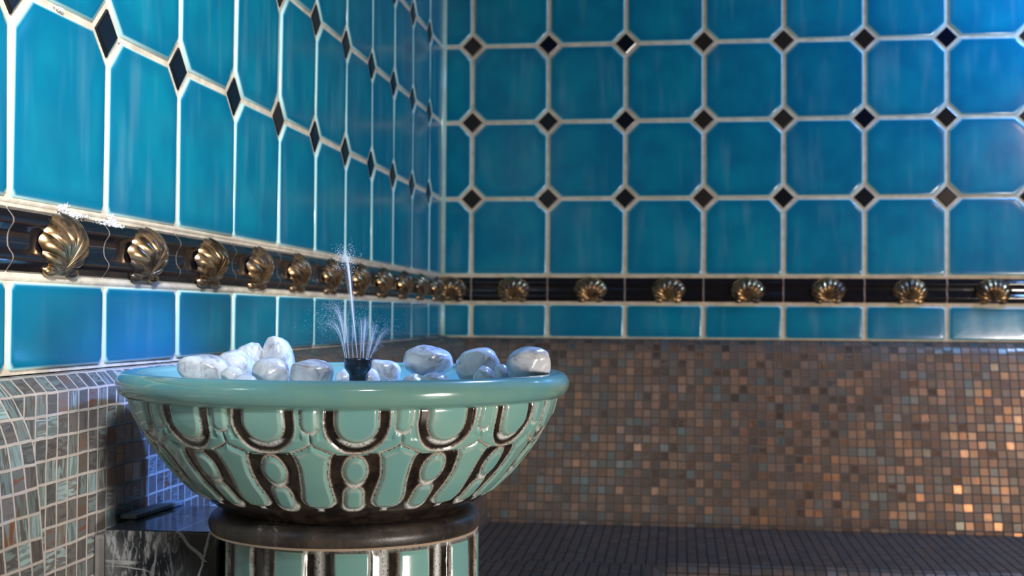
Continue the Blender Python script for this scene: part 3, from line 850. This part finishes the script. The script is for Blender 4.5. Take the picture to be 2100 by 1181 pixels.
# ------------------------------------------------------------------ water
wat = empty('water_spray', (0.2994, -2.0229, kz(740)), 'fine white jets of water spraying up from the black nozzle', 'water')
NX, NY = 0.2994, -2.0229
ux = np.array([rv[0], rv[1], 0.0]); uy = np.array([-fv[0], -fv[1], 0.0]); uz = np.array([0, 0, 1.0])
ORG = np.array([NX, NY, kz(740)])
def wp(px, py, dp=0.0):                           # offsets measured round the nozzle
    return ORG + ux*((px-734.0)*K) + uz*((740-py)*K) + uy*dp
def jet(pts, r0, r1, strands, spread, f0, f1, seed, droplets, mr=0.0065, dens=190.0):
    R = random.Random(seed)
    c = [np.array(q) for q in spline([tuple(p) for p in pts], 10)]
    n = len(c); V, F, A = [], [], []
    for s in range(strands):
        d = np.array([R.gauss(0, 1), R.gauss(0, 1), R.gauss(0, 0.5)])*spread
        stop = n-1 if s == 0 else int(n*R.uniform(0.55, 1.0))-1
        b = len(V); m = 5
        fa = R.uniform(0.5, 1.0)
        for k in range(stop+1):
            t = k/(n-1)
            p = c[k]+d*(t**1.6)
            r = (r0+(r1-r0)*t)*(1 if s else 1.1)
            tan = c[min(k+1, n-1)]-c[max(k-1, 0)]; tan = tan/np.linalg.norm(tan)
            e1 = np.cross(tan, [0.3, 1, 0.1]); e1 /= np.linalg.norm(e1); e2 = np.cross(tan, e1)
            for i in range(m):
                a = 2*PI*i/m
                V.append(p+(e1*math.cos(a)+e2*math.sin(a))*r)
                A.append(max(0.0, (f0+(f1-f0)*t)*fa*(1-max(0, (k/stop-0.75)/0.25)**1.5 if stop else 1)))
        F += gridfaces(m, stop+1, True, b)
    for (q0, q1, cnt, sg, rs) in droplets:
        for _ in range(cnt):
            t = R.uniform(q0, q1); p = c[int(t*(n-1))]+d*0+np.array([R.gauss(0, 1), R.gauss(0, 1), R.gauss(0, 0.9)])*sg
            DROPS.append((p, R.uniform(0.5, 1.0)*rs, R.uniform(0.25, 0.75)))
    o = into(mk('water_jet', V, F, WATER, wat, None, True, None, {'fade': A}), wat)
    # soft envelope of spray round the jet
    V, F = [], []; m = 10
    for k in range(n):
        t = k/(n-1)
        r = 0.0007+(mr-0.0007)*t**1.3
        if t > 0.85: r *= math.sqrt(max(0.0, 1-((t-0.85)/0.15)**2))*0.98+0.02
        tan = c[min(k+1, n-1)]-c[max(k-1, 0)]; tan = tan/np.linalg.norm(tan)
        e1 = np.cross(tan, [0.3, 1, 0.1]); e1 /= np.linalg.norm(e1); e2 = np.cross(tan, e1)
        for i in range(m):
            a = 2*PI*i/m; q = 1+0.25*R.uniform(-1, 1)*t
            V.append(c[k]+(e1*math.cos(a)+e2*math.sin(a))*r*q)
    F = gridfaces(m, n, True)
    F.append(tuple(reversed(range(m)))); F.append(tuple((n-1)*m+i for i in range(m)))
    L = float(np.linalg.norm(c[-1]-ORG))
    mm = mk('mist', V, F, mat_mist('spray mist', tuple(float(x) for x in ORG), L*1.02, dens), o, None, True)
    return o
DROPS = []
jet([wp(733, 734.4), wp(729, 700), wp(722, 640), wp(716, 580), wp(711, 545), wp(704, 518)], .00040, .0007, 5, .0010, 0.75, 0.30, 1,
    [(0.86, 1.0, 420, .0042, .00040), (0.93, 1.0, 200, .0075, .00034), (0.72, 0.95, 200, .0080, .00030)], 0.0065, 150.0)
J = [
 ([wp(708, 734.4,-.004), wp(704,712,-.006), wp(697,685,-.009), wp(688,668,-.012), wp(676,660,-.016), wp(664,666,-.02)], 10, .0034, 300),
 ([wp(711, 734.4,.004), wp(706,705,.006), wp(700,665,.009), wp(693,640,.012), wp(684,624,.016), wp(668,628,.02)], 7, .0034, 260),
 ([wp(716, 734.4,-.010), wp(712,705,-.014), wp(707,665,-.018), wp(700,632,-.022)], 7, .0030, 160),
 ([wp(724, 734.4,.012), wp(722,705,.015), wp(723,672,.019), wp(724,655,.022)], 8, .0022, 70),
 ([wp(738, 734.4,-.012), wp(740,705,-.016), wp(741,672,-.02), wp(740,650,-.023)], 8, .0022, 80),
 ([wp(745, 734.4,.012), wp(746,705,.016), wp(750,668,.021), wp(752,645,.025)], 7, .0024, 90),
 ([wp(751, 734.4,-.010), wp(754,718,-.014), wp(759,698,-.018), wp(763,690,-.022)], 7, .0022, 60),
 ([wp(755, 734.4,.008), wp(760,710,.011), wp(766,680,.016), wp(770,660,.02)], 5, .0022, 70),
 ([wp(758, 734.4,-.004), wp(768,712,-.007), wp(780,688,-.011), wp(790,676,-.014), wp(800,672,-.018)], 5, .0026, 110),
 ([wp(759, 734.4,.003), wp(766,722,.005), wp(775,708,.008), wp(784,702,.012)], 5, .0022, 60),
]
for i, (pts, st, sp, nd) in enumerate(J):
    jet(pts, .00034, .00055, max(3, st//2), sp*0.7, 0.42, 0.05, 20+i, [(0.45, 1.0, nd, .0060, .00026), (0.8, 1.0, nd, .0105, .00024)])
# droplet haze around the plume
V, F, A = [], [], []
OC = [(1, 0, 0), (-1, 0, 0), (0, 1, 0), (0, -1, 0), (0, 0, 1), (0, 0, -1)]
OF = [(0, 2, 4), (2, 1, 4), (1, 3, 4), (3, 0, 4), (2, 0, 5), (1, 2, 5), (3, 1, 5), (0, 3, 5)]
for p, r, f in DROPS:
    b = len(V)
    for q in OC: V.append((p[0]+q[0]*r, p[1]+q[1]*r, p[2]+q[2]*r)); A.append(f)
    F += [tuple(b+i for i in t) for t in OF]
o = into(mk('droplets', V, F, WATER, wat, None, True, None, {'fade': A}), wat); o['kind'] = 'stuff'

# ------------------------------------------------------------------ camera
cam = bpy.data.cameras.new('camera'); co = link(bpy.data.objects.new('camera', cam))
yaw, pit, rol, fpx = -0.1295, 0.0214, 0.0066, 2612.1
Fw = Vector((math.sin(yaw)*math.cos(pit), math.cos(yaw)*math.cos(pit), math.sin(pit)))
rt = Vector((math.cos(yaw), -math.sin(yaw), 0)); up = rt.cross(Fw)
Rr = math.cos(rol)*rt+math.sin(rol)*up; Uu = -math.sin(rol)*rt+math.cos(rol)*up
M = Matrix((Rr, Uu, -Fw)).transposed().to_4x4(); M.translation = Vector((0.6229, -3.2931, 1.0))
co.matrix_world = M
cam.sensor_width = 36.0; cam.lens = fpx/2100.0*36.0; cam.clip_start = 0.02; cam.clip_end = 50
cam.dof.use_dof = True; cam.dof.focus_distance = 1.18; cam.dof.aperture_fstop = cam.lens/1000/0.0036 if False else 12.0
SC.camera = co

# ------------------------------------------------------------------ light
w = bpy.data.worlds.new('world'); SC.world = w; w.use_nodes = True
bg = w.node_tree.nodes['Background']; bg.inputs[0].default_value = (0.70, 0.72, 0.75, 1); bg.inputs[1].default_value = 0.045

def area(name, loc, target, size, power, color, sy=None, spread=None):
    l = bpy.data.lights.new(name, 'AREA'); l.energy = power; l.color = color; l.size = size
    if sy: l.shape = 'RECTANGLE'; l.size_y = sy
    if spread: l.spread = spread
    o = link(bpy.data.objects.new(name, l)); o.location = loc
    o.rotation_euler = (Vector(target)-Vector(loc)).to_track_quat('-Z', 'Y').to_euler(); return o
def spot(name, loc, target, power, color, ang, blend, rad):
    l = bpy.data.lights.new(name, 'SPOT'); l.energy = power; l.color = color; l.spot_size = math.radians(ang); l.spot_blend = blend; l.shadow_soft_size = rad
    o = link(bpy.data.objects.new(name, l)); o.location = loc
    o.rotation_euler = (Vector(target)-Vector(loc)).to_track_quat('-Z', 'Y').to_euler(); return o
def point(name, loc, power, color, rad):
    l = bpy.data.lights.new(name, 'POINT'); l.energy = power; l.color = color; l.shadow_soft_size = rad
    o = link(bpy.data.objects.new(name, l)); o.location = loc; return o
spot('key_lamp', (0.92, -3.45, 1.95), (0.0, -2.22, 1.38), 320, (0.90, 0.96, 1.0), 42, 0.9, 0.10)
spot('added_wash_spot', (1.20, -3.2, 2.75), (0.0, -1.35, 1.45), 88, (0.97, 0.99, 1.0), 45, 1.0, 0.10)  # added spot without a seen source, brightens the left wall
area('fill_lamp', (2.45, -3.40, 0.42), (0.6, -1.6, 0.80), 0.45, 58, (1.0, 0.93, 0.85))
spot('warm_spot', (2.25, -2.1, 1.85), (1.35, -0.15, 0.62), 56, (1.0, 0.66, 0.42), 48, 0.9, 0.09)
spot('blue_spot', (1.55, -1.0, 2.15), (0.20, -1.85, 0.85), 560, (0.14, 0.32, 1.0), 15, 0.6, 0.06)
spot('bowl_blue_spot', (0.95, -1.25, 2.25), (0.38, -2.0, 0.95), 190, (0.25, 0.45, 1.0), 20, 0.7, 0.05)
area('blue_lamp', (1.85, -0.42, 2.05), (1.65, 0.0, 1.55), 0.22, 16, (0.22, 0.48, 1.0))
for i, (x, y) in enumerate([(1.5, -0.9), (1.9, -1.3), (2.2, -0.8), (1.0, -1.2)]):
    point('ceiling_star', (x, y, 2.25), 0.22, (0.25, 0.45, 1.0), 0.010)

SC.view_settings.view_transform = 'Standard'
SC.view_settings.look = 'None'
SC.view_settings.exposure = 0.0
